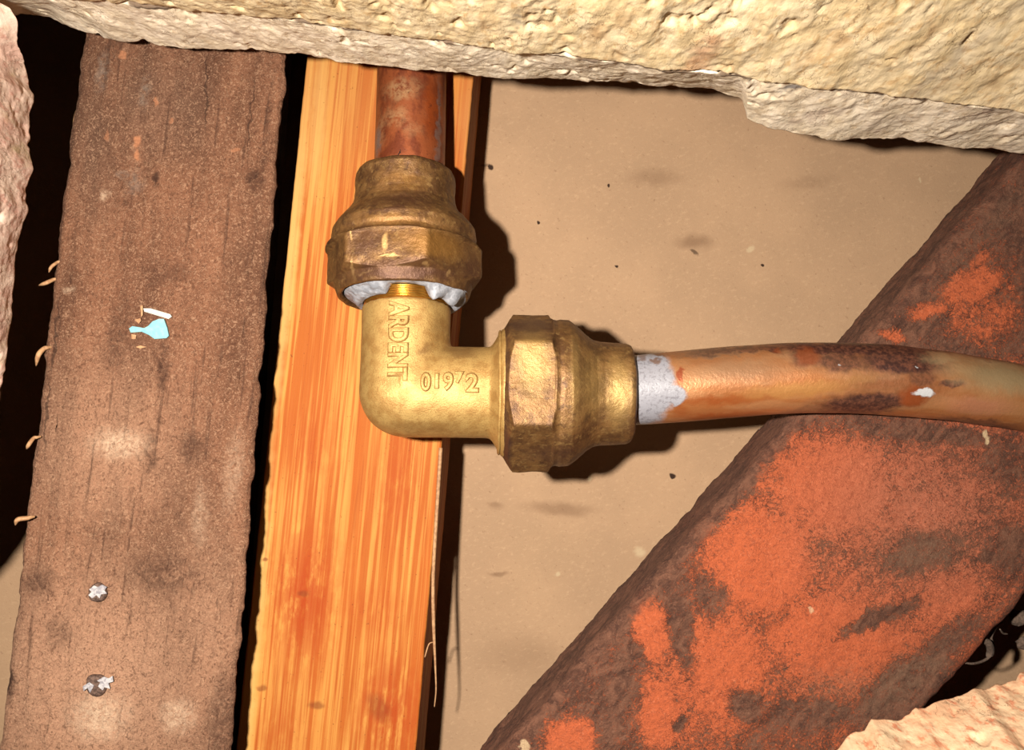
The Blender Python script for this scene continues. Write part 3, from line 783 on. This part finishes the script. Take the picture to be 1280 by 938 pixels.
dj = lambda y: np.interp(y, [-30, 985], [218, 211]) - .5
o = flake('paint_chip', [(162, 411), (166, 408), (173, 409), (180, 411), (186, 408), (192, 402), (200, 399), (206, 399), (210, 410), (212, 420), (209, 423), (194, 424), (187, 419), (178, 415), (164, 416)], dj(411), .5, M_blue, (.04, .05))
tag(o, 'small pale blue paint chip lying on the dark joist', 'paint chip')
o = flake('paint_sliver', [(181, 386), (190, 386), (213, 393), (215, 396), (211, 399), (182, 390)], dj(391) - .2, .5, M_white, (-.1, .05))
tag(o, 'thin white sliver just above the pale blue paint chip', 'paint chip')
shv = [([(176, 383), (179, 382), (179, 394), (177, 397)], dj(390), 'tiny pale shaving upright left of the white sliver'),
       ([(169, 400), (176, 398), (177, 401), (174, 405)], dj(402), 'tiny pale crumb above the tail of the blue paint chip'),
       ([(165, 418), (171, 419), (170, 424), (165, 424)], dj(421), 'tiny orange crumb below the tail of the blue paint chip'),
       ([(170, 434), (176, 432), (184, 434), (176, 436)], dj(434), 'thin curled shaving lying below the blue paint chip')]
for pxy, d, lb in shv:
    tag(flake('wood_shaving', pxy, d, .3, M_shav), lb, 'wood shaving', 'loose shavings round the blue paint chip')
def splinter(pts, r, lb, mat=M_shav, name='wood_splinter', cat='splinter', group=None):
    x, y, d = pts[0]; sg = 1 if x < 200 else -1
    pts = [(x + 9 * sg, y - 2, d + 1.0), (x + 4 * sg, y - 1, d + .2)] + list(pts)
    p = catmull([P(*q) for q in pts], 6)
    rr = r * .7 * np.interp(np.linspace(0, 1, len(p)), [0, .3, .7, .85, 1], [.5, .8, 1.05, .9, .15])
    V, Q = tube(p, rr, 8)
    o = mesh_obj(name, V, Q, mat)
    return tag(o, lb, cat, group) if lb else o
ed = 'splinters along the left edge of the dark joist'
splinter([(97, 140, 219), (94, 155, 218.5), (93, 174, 218.5)], .75, 'orange splinter high on the left edge of the dark joist', group=ed)
splinter([(72, 328, 216), (64, 334, 215), (61, 341, 215.5)], .5, 'short hooked splinter on the joist edge, upper of the close pair', group=ed)
splinter([(66, 350, 216), (57, 354, 215), (48, 357, 216)], .6, 'pale pointed splinter sticking out left, lower of the close pair', group=ed)
splinter([(55, 436, 214), (48, 444, 213), (45, 458, 214)], .75, 'pale splinter midway down the left edge of the dark joist', group=ed)
splinter([(42, 548, 212), (36, 556, 211), (33, 562, 212)], .6, 'small pale splinter below the middle of the joist edge', group=ed)
splinter([(34, 648, 210), (22, 650, 209.5), (19, 657, 210)], .7, 'pink forked crumb of wood low on the joist edge', group=ed)

# splinter peeling off the pine batten: a part of it
p = catmull([P(*q) for q in ((551, 560, 234.6), (546, 640, 233.6), (541.5, 720, 232.6), (542, 780, 232), (544, 830, 232.4), (545, 862, 233), (543, 884, 234))], 12)
V, Q = tube(p, .45 * np.interp(np.linspace(0, 1, len(p)), [0, .5, .72, 1], [1, .9, .45, .3]), 8)
mesh_obj('splinter', V, Q, M_shav, strip)['label'] = 'long thin pale splinter peeling off the right edge'
p = catmull([P(*q) for q in ((542, 803, 232.3), (536, 806, 232), (531, 822, 231.8))], 6)
V, Q = tube(p, .16, 6)
mesh_obj('splinter', V, Q, M_shav, strip)['label'] = 'hair-thin side splinter'

# nail heads on the joist
def nail(px, py, r, seed):
    d = dj(py) - .3
    c = P(px, py, d); th = np.linspace(0, 2 * np.pi, 40, endpoint=False)
    rings = []
    for k, (rad, z) in enumerate(((1.05, -2), (1.08, -.1), (1.0, .3), (.8, .42), (.4, .45), (.02, .46))):
        w = 1 + .16 * np.array([vnoise(np.array([math.cos(t) * 1.3, math.sin(t) * 1.3, seed * 3.1])) for t in th])
        rings.append(c + np.stack([np.cos(th) * rad * r * w, np.sin(th) * rad * r * w, np.full(40, z)], -1))
    V, Q = loft(np.array(rings), caps=False)
    return mesh_obj('nail_head', V, Q, M_steel, joist)
nh = nail(122, 741, 1.9, 1)
def scab(pxy, d, par, mat=M_white):
    o = flake('paint_fleck', pxy, d, .25, mat)
    o.parent = par
    return o
scab([(112, 737), (118, 732), (123, 734), (128, 731), (134, 734), (131, 738), (134, 742), (127, 743), (125, 748), (121, 744), (116, 748), (111, 744), (115, 740)], dj(741) - .75, nh, M_fleck)
nh2 = nail(121, 857, 2.2, 4)
scab([(122, 851), (130, 846), (136, 848), (141, 845), (142, 852), (136, 854), (138, 861), (131, 859), (129, 863), (123, 858), (126, 853)], dj(857) - .75, nh2, M_fleck)
scab([(104, 858), (112, 853), (118, 857), (113, 866), (110, 860), (105, 864)], dj(857) - .75, nh2, M_fleck)
for o_ in (nh, nh2): o_['label'] = 'rusty nail head flecked with white paint'

# curled fibres and dusty crumbs at the lower right edge of the plank
t = thing('curled_fibre', 'thin curled dusty fibre hooked under the lower right edge of the plank', 'fibre', P(1230, 810, 232))
def ftube(pts, r, name='strand', mat=M_fluff):
    p = catmull([P(*q) for q in pts], 8)
    V, Q = tube(p, r * np.interp(np.linspace(0, 1, len(p)), [0, .3, .8, 1], [.7, 1, 1, .4]), 8, .05, 3)
    return mesh_obj(name, V, Q, mat, t)
ftube([(1206, 829, 225), (1216, 830, 226), (1228, 827, 228), (1238, 820, 229), (1242, 808, 230), (1239, 798, 230), (1243, 788, 229), (1252, 778, 227)], .32)
ftube([(1228, 800, 226), (1236, 805, 227), (1238, 815, 229), (1234, 822, 229)], .85, 'knot')
ftube([(1250, 787, 228), (1254, 792, 230), (1260, 793, 231)], .22)
def crumb(pxy, d, lb):
    c = P(*pxy, d); th = np.linspace(0, 2 * np.pi, 20, endpoint=False)
    rings = []
    for a in np.linspace(.05, math.pi - .05, 12):
        rings.append(np.stack([np.cos(th) * math.sin(a), np.sin(th) * math.sin(a), np.full(20, math.cos(a))], -1))
    R = np.array(rings); R = R * (1 + .45 * fbm(R + c, .8, 3, 5))[..., None] * np.array([2.0, 1.6, 1.2]) + c
    V, Q = loft(R)
    return tag(mesh_obj('dust_crumb', V, Q, M_fluff), lb, 'debris', 'dusty crumbs in the lower right gap')
crumb((1273, 772), 236, 'dusty grey-brown crumb at the right frame edge, upper one of two')
crumb((1282, 804), 236, 'dusty grey-brown crumb at the right frame edge, lower one of two')
